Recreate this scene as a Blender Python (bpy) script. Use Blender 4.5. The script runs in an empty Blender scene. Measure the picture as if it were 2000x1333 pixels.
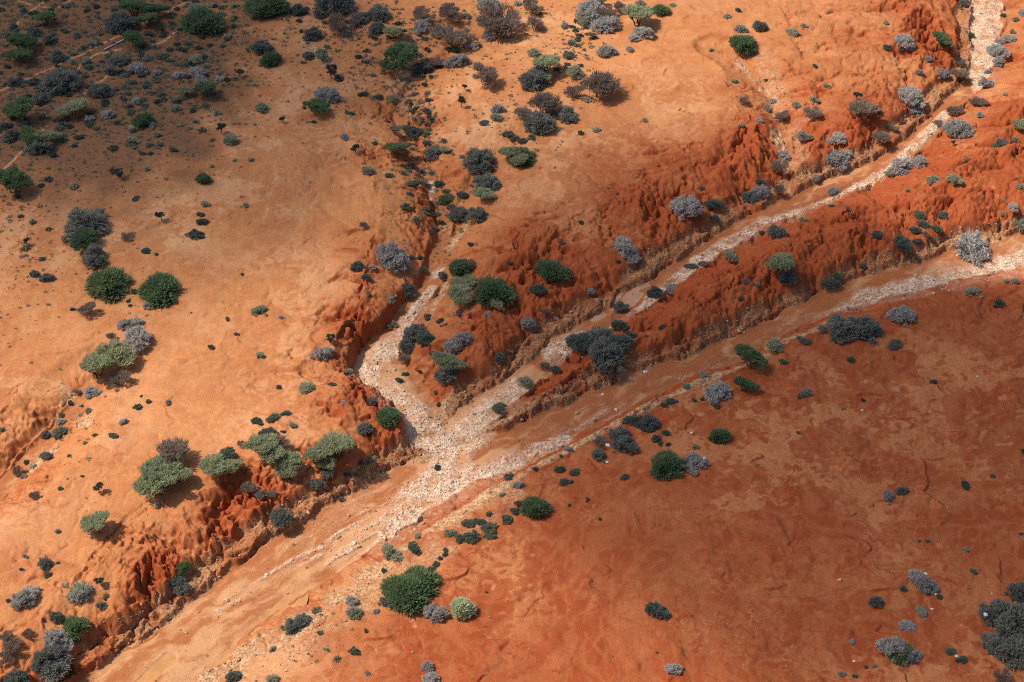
import bpy, math
import numpy as np
from mathutils import Vector
R = math.radians
C = bpy.context.scene.collection
sc = bpy.context.scene

# ---------------------------------------------------------------- camera
DEP = R(40.0); HF = R(36.0)
CAM = np.array([0.0, -118.0, 99.0])
FWD = np.array([0.0, math.cos(DEP), -math.sin(DEP)])
UPV = np.array([0.0, math.sin(DEP), math.cos(DEP)])
FP = 1000.0/math.tan(HF/2)
cd = bpy.data.cameras.new('camera'); cam = bpy.data.objects.new('camera', cd); C.objects.link(cam)
cd.sensor_width = 36; cd.angle = HF; cd.clip_end = 20000; cd.clip_start = 0.5
cam.location = CAM; cam.rotation_euler = (R(90)-DEP, 0, 0)
sc.camera = cam

# ---------------------------------------------------------------- sky, sun, exposure
SUN_EL = R(54.0)
SUN_TRAVEL = np.array([1.0, -0.07]); SUN_TRAVEL /= np.linalg.norm(SUN_TRAVEL)   # way the shadows fall
sdir = Vector((SUN_TRAVEL[0]*math.cos(SUN_EL), SUN_TRAVEL[1]*math.cos(SUN_EL), -math.sin(SUN_EL)))
w = bpy.data.worlds.new('World'); sc.world = w; w.use_nodes = True
nt = w.node_tree
sky = nt.nodes.new('ShaderNodeTexSky'); sky.sky_type = 'NISHITA'; sky.sun_disc = False
sky.sun_elevation = SUN_EL; sky.sun_rotation = math.atan2(-sdir.x, -sdir.y); sky.dust_density = 3.5
bg = nt.nodes['Background']; bg.inputs[1].default_value = 0.10
nt.links.new(sky.outputs[0], bg.inputs[0])
ld = bpy.data.lights.new('sun', 'SUN'); ld.energy = 4.7; ld.angle = R(0.53); ld.color = (1.0, 0.86, 0.68)
lo = bpy.data.objects.new('sun', ld); C.objects.link(lo); lo.rotation_euler = sdir.to_track_quat('-Z', 'Y').to_euler()
lo.location = (-60, 20, 90)
sc.view_settings.view_transform = 'Standard'; sc.view_settings.look = 'None'
sc.view_settings.exposure = 0.0; sc.view_settings.gamma = 1.0
sc.cycles.use_denoising = False; sc.cycles.filter_width = 1.0
sc.cycles.max_bounces = 5; sc.cycles.diffuse_bounces = 3; sc.cycles.transparent_max_bounces = 16

# ---------------------------------------------------------------- helpers
def unproj(px, py, z=0.0):
    px = np.asarray(px, float); py = np.asarray(py, float)
    a = (px-1000)/FP; b = (py-666.5)/FP
    dx = a; dy = FWD[1]-b*UPV[1]; dz = FWD[2]-b*UPV[2]
    t = (z-CAM[2])/dz
    return CAM[0]+t*dx, CAM[1]+t*dy
def proj(x, y, z):
    vx = x-CAM[0]; vy = y-CAM[1]; vz = z-CAM[2]
    d = vy*FWD[1]+vz*FWD[2]; u = vy*UPV[1]+vz*UPV[2]
    d = np.maximum(d, 1.0)
    return 1000+FP*vx/d, 666.5-FP*u/d, d
def sstep(a, b, x):
    t = np.clip((x-a)/(b-a), 0, 1); return t*t*(3-2*t)
def h2(i, j, s):
    i = np.asarray(i).astype(np.int64); j = np.asarray(j).astype(np.int64)
    n = (i*374761393 + j*668265263 + s*1442695041) & 0xffffffff
    n = ((n ^ (n >> 13))*1274126177) & 0xffffffff
    n = ((n ^ (n >> 16))*2246822519) & 0xffffffff
    return ((n ^ (n >> 15)) & 0xffff)/65535.0
def noise(x, y, s=0):
    i = np.floor(x); j = np.floor(y); fx = x-i; fy = y-j
    ux = fx*fx*fx*(fx*(fx*6-15)+10); uy = fy*fy*fy*(fy*(fy*6-15)+10)
    def g(a, b):
        t = h2(i+a, j+b, s)*2*math.pi
        return np.cos(t)*(fx-a)+np.sin(t)*(fy-b)
    n0 = g(0, 0)*(1-ux)+g(1, 0)*ux; n1 = g(0, 1)*(1-ux)+g(1, 1)*ux
    return (n0*(1-uy)+n1*uy)*1.45
def fbm(x, y, s=0, o=4, gain=0.5):
    r = 0; a = 1; n = 0
    for k in range(o):
        r = r+a*noise(x*2**k+17.3*k, y*2**k-9.1*k, s+k*7); n += a; a *= gain
    return r/n
def gully(x, y, gx, gy, lam, seed):
    """stripes running down the given gradient, blended from jittered cells"""
    m = np.sqrt(gx*gx+gy*gy)+1e-6
    sx = -gy/m; sy = gx/m
    X = x/lam; Y = y/lam
    i = np.floor(X); j = np.floor(Y)
    Cc = np.zeros_like(X); Ss = np.zeros_like(X); W = np.zeros_like(X)
    for a in (-1, 0, 1):
        for b in (-1, 0, 1):
            ax = X-(i+a+0.5+0.6*(h2(i+a, j+b, seed)-0.5)); ay = Y-(j+b+0.5+0.6*(h2(i+a, j+b, seed+1)-0.5))
            wt = np.clip(1-(ax*ax+ay*ay)/1.44, 0, 1); wt = wt*wt
            ang = (ax*sx+ay*sy)*2*math.pi*0.85+h2(i+a, j+b, seed+2)*1.5
            Cc += wt*np.cos(ang); Ss += wt*np.sin(ang); W += wt
    mm = np.sqrt(Cc*Cc+Ss*Ss)+1e-6
    k = np.clip(mm/W*2.2, 0, 1)
    c = Cc/mm*k; s = Ss/mm*k
    f = 2*math.pi*0.85/lam
    return c, -s*sx*f, -s*sy*f

# ---------------------------------------------------------------- washes, traced as bed edges (upper-left ; lower-right) in photo pixels
def smooth(P, k=4):
    P = np.asarray(P, float); Q = np.vstack([2*P[0]-P[1], P, 2*P[-1]-P[-2]]); out = []
    for i in range(1, len(Q)-2):
        for t in np.arange(k)/k:
            a, b, c, d = Q[i-1], Q[i], Q[i+1], Q[i+2]
            out.append(0.5*((2*b)+(-a+c)*t+(2*a-5*b+4*c-d)*t*t+(-a+3*b-3*c+d)*t**3))
    out.append(Q[-2]); return np.array(out)
# columns: upper x, upper y, lower x, lower y, bed z, rise upper, rise lower, bank width upper, bank width lower
WASHES = [
 [(-60,1495,130,1530,-2.2,2.3,.9,5,5),(60,1400,290,1420,-2.2,2.3,.9,5,5),(200,1305,380,1330,-2.2,2.3,.9,5,5),(290,1240,440,1282,-2.2,2.3,.9,5.5,5),(370,1172,512,1216,-2.2,2.3,.9,6,5),
  (470,1098,590,1166,-2.2,2.3,.9,6,5),(560,1042,680,1106,-2.2,2.3,.9,5,5),(650,985,762,1050,-2.2,2.2,.9,4,5),(740,930,850,995,-2.2,2.2,.9,3.5,4),
  (830,890,930,945,-2.2,2.2,.9,3.5,3),(900,866,1000,920,-2.2,2.2,.8,3.5,2),(1000,833,1090,872,-2.2,2.2,.8,4,1.6),(1100,790,1180,825,-2.2,2.3,.8,4.5,1.5),
  (1200,745,1290,765,-2.2,2.4,.8,5,1.5),(1300,708,1370,732,-2.2,2.4,.8,5,1.5),(1400,672,1450,702,-2.2,2.4,.9,5,1.6),(1500,625,1545,652,-2.2,2.4,.9,6,2),
  (1600,572,1650,606,-2.2,2.4,1,6,2.5),(1700,535,1740,580,-2.2,2.4,1,6,3),(1800,510,1830,560,-2.2,2.4,1,6,3),(1880,485,1910,540,-2.2,2.4,1,6,3),(2000,455,2000,522,-2.2,2.4,1,6,3),(2200,405,2200,470,-2.2,2.4,1,6,3)],
 [(840,850,905,880,-2.2,2,1.2,3,2),(905,797,948,833,-2.2,2,1.4,3.5,3),(962,754,1002,788,-2.2,2,1.6,4,4),(1030,710,1070,736,-2.1,2.1,1.8,4,5),(1080,660,1130,674,-2.1,2.2,2.1,5,5),
  (1150,625,1192,642,-2.1,2.3,2.1,6,6),(1225,570,1262,600,-2.1,2.3,2.1,7,6),(1300,525,1340,541,-2.1,2.3,2.1,7,6),(1380,470,1420,493,-2.1,2.3,2.1,8,6),
  (1460,420,1500,441,-2.1,2.3,2.1,9,6),(1540,385,1580,406,-2.1,2.4,2.1,10,6),(1640,343,1682,367,-2.1,2.4,2.1,9,6),(1722,303,1770,322,-2.1,2.4,2.1,8,6),
  (1790,250,1830,266,-2.1,2.4,2.1,8,7),(1850,190,1885,201,-2.1,2.4,2.1,8,8),(1888,150,1920,166,-2.1,2.4,2.1,7,8),(1900,90,1950,112,-2.1,2.3,2,6,7),(1897,40,1957,42,-2.1,2.3,2,6,7),(1902,-10,1955,-10,-2.1,2.3,2,6,7),(1920,-120,1965,-120,-2.1,2.3,2,6,7)],
 [(806,868,888,846,-2.2,2,1.2,2,2),(778,806,862,790,-2.2,2,1.2,2,2.5),(728,768,826,742,-2.1,2,1.1,1.6,3),(694,738,792,712,-2.05,2,1.2,1.3,3),(704,702,788,664,-2.0,2,1.3,1.4,3.5),
  (744,652,806,636,-1.95,2,1.4,2,4),(782,600,838,590,-1.9,1.9,1.6,3,5),(820,560,860,550,-1.8,1.8,1.6,4,5),(836,515,868,510,-1.7,1.7,1.6,4,5),(852,470,880,470,-1.6,1.6,1.5,4,5),
  (857,430,884,430,-1.5,1.5,1.4,4,5),(838,380,864,378,-1.4,1.4,1.3,4,4),(826,340,848,338,-1.3,1.3,1.2,4,4),(801,300,820,298,-1.2,1.2,1.1,4,4),(777,250,800,250,-1.1,1.1,1,4,4),
  (773,215,798,212,-1,1,1,4,4),(790,180,812,177,-.9,.9,.9,4,4),(810,150,826,150,-.8,.8,.8,4,4),(850,120,864,120,-.7,.7,.7,4,4),(888,95,902,95,-.5,.5,.5,4,4),(935,75,945,75,-.3,.3,.3,4,4)],
 [(-60,985,-40,1010,-1.3,1.3,1.3,3,3),(0,935,22,955,-1.3,1.3,1.2,3,3),(45,890,62,905,-1.2,1.2,1.1,3,3),(90,850,108,865,-1,1,.9,3,3),(128,800,146,815,-.8,.8,.7,3,3),(160,765,180,778,-.5,.5,.5,3,3),(200,735,212,745,-.2,.2,.2,3,3)],
 [(1395,95,1405,100,-.2,.2,.2,2,2),(1450,125,1460,132,-.5,.5,.5,2.5,2.5),(1490,180,1502,185,-.8,.8,.8,3,3),(1518,240,1532,242,-1.1,1.1,1.1,3,3),(1535,290,1550,290,-1.5,1.5,1.5,4,4),(1525,340,1540,345,-1.8,1.8,1.8,4,4),(1535,385,1550,385,-2.1,2.1,2.1,4,4)],
 [(872,440,884,436,-1.5,1.5,1.4,3,3),(888,410,900,405,-1.2,1.2,1.1,3,3),(905,375,918,370,-1,1,.9,3,3),(935,345,950,340,-.7,.7,.6,3,3),(960,310,975,308,-.3,.3,.3,3,3)],
]
chan = []
for Wd in WASHES:
    P = np.array(Wd, float)
    ax, ay = unproj(P[:,0], P[:,1], P[:,4]); bx, by = unproj(P[:,2], P[:,3], P[:,4])
    cx = (ax+bx)/2; cy = (ay+by)/2
    S = smooth(np.column_stack([cx, cy, ax, ay, bx, by, P[:,4:]]))
    t = np.gradient(S[:,:2], axis=0); t /= np.linalg.norm(t, axis=1)[:,None]
    n = np.column_stack([-t[:,1], t[:,0]])
    wd = np.abs(((S[:,4:6]-S[:,2:4])*n).sum(1))/2
    chan.append((S[:,:2], np.maximum(wd, .25), S[:,6:]))
def chan_fields(x, y, ch):
    """signed distance (+ on the lower-right side), half width and bank values of the nearest station"""
    P, wd, V = ch
    best = np.full(x.shape, 1e9); sd = np.zeros(x.shape); wv = np.zeros(x.shape); vals = [np.zeros(x.shape) for _ in range(V.shape[1])]
    for k in range(len(P)-1):
        a = P[k]; d = P[k+1]-a; L2 = d@d
        t = np.clip(((x-a[0])*d[0]+(y-a[1])*d[1])/L2, 0, 1)
        qx = x-a[0]-t*d[0]; qy = y-a[1]-t*d[1]
        q = np.sqrt(qx*qx+qy*qy); m = q < best
        side = np.sign(qx*d[1]-qy*d[0])
        best = np.where(m, q, best); sd = np.where(m, q*side, sd)
        wv = np.where(m, wd[k]*(1-t)+wd[k+1]*t, wv)
        for c in range(V.shape[1]): vals[c] = np.where(m, V[k,c]*(1-t)+V[k+1,c]*t, vals[c])
    return sd, wv, vals

# ---------------------------------------------------------------- terrain grid (denser close to the air path, coarse out to the horizon)
NV, NU = 1000, 1240
dep = np.linspace(R(58), R(24.5), NV)
yd = CAM[1]+CAM[2]/np.tan(dep)
sd_ = np.hypot(CAM[2], yd-CAM[1])*math.tan(HF/2)*1.06
ycoarse_n = CAM[1]-np.geomspace(1200, 1, 14)+20; ycoarse_n = ycoarse_n[ycoarse_n < yd[0]-4]
ycoarse_f = yd[-1]+np.geomspace(3, 6000, 26)
ys = np.concatenate([ycoarse_n, yd, ycoarse_f]); r0, r1 = len(ycoarse_n), len(ycoarse_n)+NV
sv = np.concatenate([np.full(len(ycoarse_n), sd_[0]), sd_, sd_[-1]+(ycoarse_f-yd[-1])*0.34])
ud = np.linspace(-1.14, 1.14, NU)
ucl = -1.14-np.geomspace(40, .02, 16); ucr = 1.14+np.geomspace(.02, 40, 16)
us = np.concatenate([ucl, ud, ucr]); c0, c1 = 16, 16+NU
X = us[None,:]*sv[:,None]; Y = np.repeat(ys[:,None], len(us), 1)
dense = (slice(r0, r1), slice(c0, c1))
x = X[dense]; y = Y[dense]
# coarse channel fields, upsampled
st = 4
vi = np.unique(np.concatenate([np.arange(0, NV, st), [NV-1]])); ui = np.unique(np.concatenate([np.arange(0, NU, st), [NU-1]]))
def upsample(F):
    A = np.empty((NV, len(ui)))
    for k in range(len(ui)): A[:,k] = np.interp(np.arange(NV), vi, F[:,k])
    B = np.empty((NV, NU))
    for k in range(NV): B[k] = np.interp(np.arange(NU), ui, A[k])
    return B
PX, PY, _ = proj(x, y, np.full(x.shape, -0.6))
warp1 = fbm(x/3.2, y/3.2, 5, 3); warp2 = fbm(x/1.1, y/1.1, 9, 2)
big = fbm(x/38, y/38, 21, 3)
H0 = 0.25+0.55*big+0.22*fbm(x/11, y/11, 33, 3)
hmin = np.full(x.shape, 9.0); bed = np.zeros(x.shape); ledge = np.zeros(x.shape); near = np.zeros(x.shape); bedw = []
for k, ch in enumerate(chan):
    xs = x[np.ix_(vi, ui)]; yy = y[np.ix_(vi, ui)]
    sd, wv, vals = chan_fields(xs, yy, ch)
    ad = upsample(np.abs(sd)); sd = upsample(sd); wv = upsample(wv); zb, ru, rl, bu, bl = [upsample(v) for v in vals]
    if k == 0: zb = zb*0-2.2; ru = ru*0+2.3; rl = rl*0+.88
    e = ad-wv
    e = e+0.55*warp1*np.clip(wv, .4, 1.5)+0.2*warp2
    up = sd < 0
    rise = np.where(up, ru, rl); bw = np.where(up, bu, bl)
    t = np.clip(e/bw, 0, 1)
    ter = np.clip(1.5+1.5*fbm(x/9, y/9, 41+k, 2)+.5*warp1, .0, 2.8)*(1.0 if k < 2 else .3)*(np.where(PX > 900, .6, 1) if k == 0 else 1); t2 = np.clip((e-ter)/bw, 0, 1)
    lo = .24*np.clip(ru, 0, 2)/2.2
    prof = np.where(up, lo*(.8*sstep(0, .35, e)+.2*sstep(0, 2, e)) + (1-lo)*(.30*sstep(0, .9, e-ter)+.70*(1-(1-t2)**1.8)), sstep(0, 1, t)*0.6+t*0.4)
    if k == 2: prof = np.where(up, np.where(PY > 560, 0.5*sstep(0, .7, e)+0.5*(1-(1-t)**2), .25*sstep(0, .7, e)+.75*(1-(1-t)**1.6)), prof)
    hb = zb+rise*prof
    hb = hb-0.10*np.exp(-(e/0.5+1)**2)*(e < 0.3)+0.10*fbm(x/2.6, y/2.6, 50+k, 3)*(e < 0)*np.clip(-e, 0, 1)
    far = sstep(0.8, 1.6, e/bw)
    hb = hb+far*(H0-0.1)*np.where(up | (k > 0), 1.0, 0.75)
    if k: hb = hb+4*sstep(1.1, 3.2, e/bw)
    kk = 0.35
    dd = np.clip(0.5+0.5*(hb-hmin)/kk, 0, 1) if k else np.zeros(x.shape)
    hmin = hb*(1-dd)+hmin*dd-kk*dd*(1-dd)
    b_ = sstep(0.12, -0.12, e); bed = np.maximum(bed, b_)
    if k < 2: ledge = np.maximum(ledge, sstep(-.55, .05, fbm(x/6, y/6, 43+k, 3))*np.where(up, sstep(ter+.9, ter+.1, e)*sstep(-.25, 0.05, e), 0))
    near = np.maximum(near, np.exp(-np.clip(e, 0, 99)/np.where(up, 6.0, 3.0))*np.clip(rise/2.0, 0, 1))
H = hmin
def blob(cx, cy, rx, ry, rot=0):
    a = R(rot); dx = PX-cx; dy = PY-cy
    p = (dx*math.cos(a)+dy*math.sin(a))/rx; q = (-dx*math.sin(a)+dy*math.cos(a))/ry
    return np.exp(-(p*p+q*q))
def cap(x0, y0, x1, y1, r0_, r1_=None, gain=1.22):
    r1_ = r1_ or r0_
    d = np.array([x1-x0, y1-y0], float); t = np.clip(((PX-x0)*d[0]+(PY-y0)*d[1])/(d@d), 0, 1)
    q = np.hypot(PX-x0-t*d[0], (PY-y0-t*d[1])*1.2); r = (r0_*(1-t)+r1_*t)*gain
    return sstep(1.15, .55, q/r+0.35*warp1+.2*warp2)
bad = np.zeros(x.shape)
for b in [(700,650,60,75,-60,1.2),(790,560,110,70,0,.5),(740,500,90,60,0,.5),(1010,540,150,90,0,.9),(1100,600,130,60,-35,.9),(1300,400,130,80,-25,1.0),(1460,330,120,70,-20,1.0),(1560,260,130,90,-40,.8),
          (1680,240,130,70,-35,.8),(1800,80,130,90,60,.9),(1980,280,90,220,0,1.0),(1250,600,160,55,-30,1.0),(1420,540,200,80,-25,1.0),(1640,470,200,80,-25,1.0),(1850,390,200,70,-25,1.0),(1100,700,160,35,-30,1.0),
          (480,1000,140,70,-30,1.1),(320,1140,120,70,-35,1.1),(210,1250,110,60,-40,1.0),(690,800,110,70,0,1.0),(560,860,100,70,0,.5),(640,880,120,50,0,.7),(880,720,90,60,-30,.8),(960,640,90,60,0,.7),(800,250,75,110,0,.75),(850,400,60,110,0,.75),(760,560,110,60,0,.7),(720,300,90,50,0,.45),(1500,620,160,40,-25,.6),(1900,600,120,40,-20,.5),(60,960,90,50,-40,.5),(1650,100,160,100,0,.45),(1550,180,130,90,0,.4),(60,1120,110,60,0,.35)]:
    bad = np.maximum(bad, b[5]*blob(*b[:5]))
bad = np.clip(np.maximum(bad, 0.75*near)*(0.85+1.0*fbm(x/8, y/8, 77, 3)), 0, 1.25)
bad = bad*(1-bed)*sstep(0, 1, np.clip(1-blob(190,60,330,260)*1.1, 0, 1))
H = H+bad*(1-bed)*(0.75*fbm(x/6.5, y/6.5, 101, 2)+0.18)*0.8
def grad(Hh):
    s = sv[r0:r1]
    hu = np.gradient(Hh, ud, axis=1); hx = hu/s[:,None]
    hv = np.gradient(Hh, yd, axis=0); ds = np.gradient(s, yd)
    return hx, hv-hx*ud[None,:]*ds[:,None]
gx, gy = grad(H)
Hs = 0
# gentle regional fall for plateau rills
gx0 = gx+0.05*(noise(x/17, y/17, 301)); gy0 = gy-0.03+0.05*noise(x/17, y/17, 302)
gx0 = gx0+.26*bad; gy0 = gy0+.16*bad
amp_b = bad*(1-bed); amp_p = (1-bed)*(1-np.clip(bad, 0, 1))
plat_n = sstep(-.15, .5, fbm(x/14, y/14, 311, 2))
val = np.zeros(x.shape)
dH = np.zeros(x.shape)
g1x, g1y = gx0.copy(), gy0.copy()
for lam, ab, ap, sd0 in ((5.2, 1.2, .06, 400), (2.4, .38, .03, 420), (1.2, .18, .015, 440), (.6, .07, .008, 460)):
    c, ex, ey = gully(x+.25*lam*warp2, y+.25*lam*warp1, g1x, g1y, lam, sd0)
    r = np.sqrt(np.clip((1+c)/2, 0, 1))
    a = ab*amp_b+ap*amp_p*plat_n
    dH += a*(r-0.78)
    if lam > 1: dH -= ab*amp_b*.34*np.exp(-(r/.13)**2)
    g1x = g1x+ex*a*.5; g1y = g1y+ey*a*.5
    if lam > 1: val = np.maximum(val, (1-r)*(1.0 if lam > 3 else .8))
H = H+dH
# little broken scarps on the flats
rightm = sstep(-100, 300, (PX-900)+(PY-560)*.55)
f = fbm(x/9+.3*warp1, y/6, 501, 3); lev = 0.35*noise(x/23, y/23, 502)
H = H+amp_p*((.09+.08*rightm)*sstep(-.012, .012, f-lev)*sstep(-.05, .25, fbm(x/4, y/4, 503, 3)))
f3 = fbm(x/4.2+.2*warp1, y/3.1, 505, 4); H = H+amp_p*.07*sstep(-.014, .014, f3-.12)*sstep(.0, .3, fbm(x/3, y/3, 507, 3))*sstep(-400, 500, (PX-900)+(PY-560)*.55)
f2 = fbm(x/5, y/4, 511, 3)
H = H-amp_p*0.05*np.exp(-(np.abs(f2-.12)/.03)**2)*sstep(.05, .4, fbm(x/6, y/6, 513, 2))
H = H+amp_p*(0.045*fbm(x/1.2, y/.9, 521, 4, .6)+(.04+.035*rightm)*fbm(x/3.4, y/2.4, 525, 3))+0.05*bad*fbm(x/.7, y/.7, 523, 2)
# hollows that hold water
POOLS = [(240,1335,325,1262,13,-2.29,(.55,.28,.115)),(385,1308,440,1262,8,-2.305,(.55,.28,.115)),(462,1245,562,1168,12,-2.29,(.55,.27,.115)),(1205,596,1248,556,8,-2.17,(.52,.29,.19)),(1600,372,1690,334,6,-2.17,(.56,.29,.13)),(1165,618,1178,626,5,-2.17,(.52,.29,.19))]
for q in POOLS: H = H-.15*cap(*q[:4], q[4])*bed
# crevices in the eroded banks
fc = fbm(x/3.6+.35*warp1, y/3.0+.35*warp2, 551, 3); fd = fbm(x/2.0, y/1.8, 555, 3)
H = H-np.clip(bad*1.2-.35, 0, 1)*(.8*np.exp(-(fc/.032)**2)*sstep(-.2, .25, fbm(x/4, y/4, 557, 2))+.22*np.exp(-((fd-.1)/.04)**2))
# gravel bars, ledges
grav = np.zeros(x.shape)
for c in [(870,862,1010,738,34,22),(870,872,795,780,34,30),(728,735,800,790,28,34),(722,705,772,648,22,20),(790,620,845,548,15,9),(1085,664,1135,640,20,16),(1365,488,1500,415,11,12),(1500,422,1590,388,13,9),(1190,628,1270,570,7,8),(1270,565,1370,488,8,9),(1590,388,1740,315,9,8),(1740,315,1850,205,8,8),
          (1925,110,1928,0,26,30),(1912,150,1925,100,8,24),(765,1015,1000,882,24,20),(730,1050,860,950,12,22),(795,965,890,895,30,28),(1690,563,1850,530,18,22),(1850,530,2020,492,22,30),(1040,856,1110,835,13,8),(1640,585,1700,563,6,14),
          (848,520,862,508,7),(838,372,845,350,7)]:
    grav = np.maximum(grav, cap(*c, *([None] if len(c) == 5 else []), 1.5))
grav = grav*np.clip(bed+.25, 0, 1)*sstep(-.55, .15, fbm(x/1.9, y/1.9, 545, 4, .6))
al = x*.80+y*.60; ac = -x*.60+y*.80
bars = sstep(-.05, .3, fbm(al/5+.5*warp1, ac/.8+.6*warp1, 543, 4, .6))
for c in [(600,1055,860,955,26,60),(420,1165,600,1065,8,18),(640,1075,740,1040,8,14)]: grav = np.maximum(grav, .85*bars*cap(*c)*bed)
grav = np.maximum(grav, .5*bars*bed*cap(1000,870,1700,570,12,20))
peb = np.zeros(x.shape)
for c in [(330,1345,560,1215,26,30),(540,1235,760,1085,24,22),(745,1085,1000,925,16,12),(1000,925,1300,765,8,7),(1300,765,1500,682,7,7),(1505,664,1640,608,10,8),(560,1085,655,1005,10,16),(500,1100,620,1000,10,10),(620,1000,760,905,18,16),(130,775,165,820,18),(100,880,60,905,12),(1700,330,1840,210,7,6),
          (1560,395,1720,330,6),(1880,450,2010,460,14,16),(1500,625,1880,490,7,10),(850,800,870,770,10),(905,840,1000,790,6),(880,470,920,410,9,7),(820,640,870,540,6),(1440,125,1520,200,6),(1515,255,1540,300,14,10),(1085,850,1000,905,8),(770,180,800,140,16),(780,250,800,190,14),(640,130,600,100,14)]:
    peb = np.maximum(peb, cap(*c))
for c in [(380,1350,620,1210,58,50),(600,1210,800,1090,48,40),(800,1090,1010,955,34,20),(1490,120,1560,300,16,22)]:
    peb = np.maximum(peb, .42*cap(*c))
peb = peb*(1-.8*bed)*sstep(-.5, .25, fbm(x/2.6, y/2.6, 547, 4, .6))
stony = np.clip(np.maximum(peb*.9, ledge), 0, 1)
H = H+ledge*0.14*fbm(x/.8, y/.8, 531, 3)+peb*0.07*fbm(x/.7, y/.7, 533, 2)+grav*(0.10+0.06*fbm(x/.6, y/.6, 541, 2))
gx, gy = grad(H); slope = np.sqrt(gx*gx+gy*gy)
flat = sstep(.75, .15, slope)
olive = np.clip(blob(60,40,430,330,35)*1.25+.55*blob(240,200,260,140,-25), 0, 1)
olive = sstep(.25, .9, olive+.25*warp1+.35*fbm(x/8, y/8, 601, 3))
right = sstep(-200, 500, (PX-900)+(PY-560)*.55)
red = np.clip(0.21+.80*right*sstep(120, 420, PY+.25*(PX-1000)*0) + .55*bad + .35*sstep(.25, .9, slope)+.28*fbm(x/9, y/9, 611, 4)+.12*right, 0, 1)
film = sstep(.03, .17, fbm(x/7.5+.6*warp1, y/5.5+.6*warp2, 621, 6, .62)+.04)*flat*(1-bad*.9)
veins = sstep(.30, .75, val)*flat*(1-np.clip(bad, 0, .85))
pale = np.clip(film*.75*sstep(.25, -.35, fbm(x/24, y/24, 631, 2)-.15)+veins*.28, 0, 1)
v1 = np.exp(-(fbm(x/6.5+.6*warp1, y/4.8+.6*warp2, 651, 5, .55)/.045)**2); v2 = np.exp(-(fbm(x/2.9+.4*warp2, y/2.2+.4*warp1, 655, 4, .55)/.075)**2)*.75
vm = sstep(-.15, .3, fbm(x/13, y/9, 657, 3))*(.25+.75*rightm)*np.sqrt(flat)*(1-np.clip(bad, 0, 1))
pale = np.maximum(pale*(1-.1*rightm), .72*vm*np.maximum(v1, .7*v2))
pale = pale*(1-.8*olive)*(1-bed)
silt = bed*(1-grav)
trail = np.zeros(x.shape)
for T_ in ([(-20,205),(60,165),(110,142),(160,118),(215,92),(300,46),(380,8)],[(150,168),(158,142),(190,118),(240,110)],[(25,65),(62,30),(130,-10)],[(95,260),(60,300),(10,345)],[(40,15),(110,30),(150,5)],[(360,60),(330,85),(300,98)],[(230,150),(180,185),(165,200)]):
    for p0, p1 in zip(T_[:-1], T_[1:]):
        d_ = np.array([p1[0]-p0[0], p1[1]-p0[1]], float); t_ = np.clip(((PX-p0[0])*d_[0]+(PY-p0[1])*d_[1])/(d_@d_), 0, 1)
        trail = np.maximum(trail, sstep(3.2, 1.2, np.hypot(PX-p0[0]-t_*d_[0]+4*warp1, PY-p0[1]-t_*d_[1]+3*warp1)+1.2*np.abs(warp2)))
pale = np.maximum(pale, .8*trail); olive = olive*(1-.8*trail)
al = x*.80+y*.60; ac = -x*.60+y*.80
streak = sstep(-.2, .4, fbm(al/4.2+.7*warp1, ac/1.25+.8*warp1, 641, 5, .62)+.2*warp2+.45*blob(400,1230,150,75,-38)+.25*blob(700,1040,160,60,-35)+.3*blob(1900,520,200,60,-15)+.9*cap(700,1060,1000,895,52)+.7*cap(720,720,850,850,60)+.7*cap(860,850,1010,740,50)-.15)*bed
streak = np.clip(streak, 0, 1)
# ---- whole sheet
FULL = {}
HH = np.zeros(X.shape); HH[dense] = H
def extend(A, D):
    A[r0:r1,:c0] = D[:,:1]; A[r0:r1,c1:] = D[:,-1:]; A[:r0,:] = A[r0,:]; A[r1:,:] = A[r1-1,:]
extend(HH, H)
far_add = 0.6*fbm(X/90, Y/90, 701, 3)
ramp = np.ones(X.shape); ramp[dense] = 0
HH = HH+far_add*ramp*np.clip(np.maximum(np.maximum(ys[:,None]-yd[-1], yd[0]-ys[:,None]), (np.abs(us)[None,:]-1.14)*60)/60, 0, 1)
def attr(D):
    A = np.zeros(X.shape); A[dense] = D; extend(A, D); return A
nr, nc = X.shape
co = np.column_stack([X.ravel(), Y.ravel(), HH.ravel()]).astype(np.float32)
idx = np.arange(nr*nc).reshape(nr, nc)
quads = np.stack([idx[:-1,:-1], idx[:-1,1:], idx[1:,1:], idx[1:,:-1]], -1).reshape(-1, 4)
def mesh_np(name, co, faces, mat=None, smooth_=True):
    me = bpy.data.meshes.new(name); k = faces.shape[1]
    me.vertices.add(len(co)); me.vertices.foreach_set('co', np.ascontiguousarray(co, np.float32).ravel())
    me.loops.add(faces.size); me.loops.foreach_set('vertex_index', faces.astype(np.int32).ravel())
    me.polygons.add(len(faces)); me.polygons.foreach_set('loop_start', np.arange(0, faces.size, k, dtype=np.int32))
    me.update(calc_edges=True)
    me.polygons.foreach_set('use_smooth', np.full(len(faces), smooth_))
    if mat: me.materials.append(mat)
    return me
def put_attr(me, name, r, g, b):
    a = me.color_attributes.new(name, 'FLOAT_COLOR', 'POINT')
    d = np.ones((len(me.vertices), 4), np.float32); d[:,0] = np.ravel(r); d[:,1] = np.ravel(g); d[:,2] = np.ravel(b)
    a.data.foreach_set('color', d.ravel())

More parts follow.
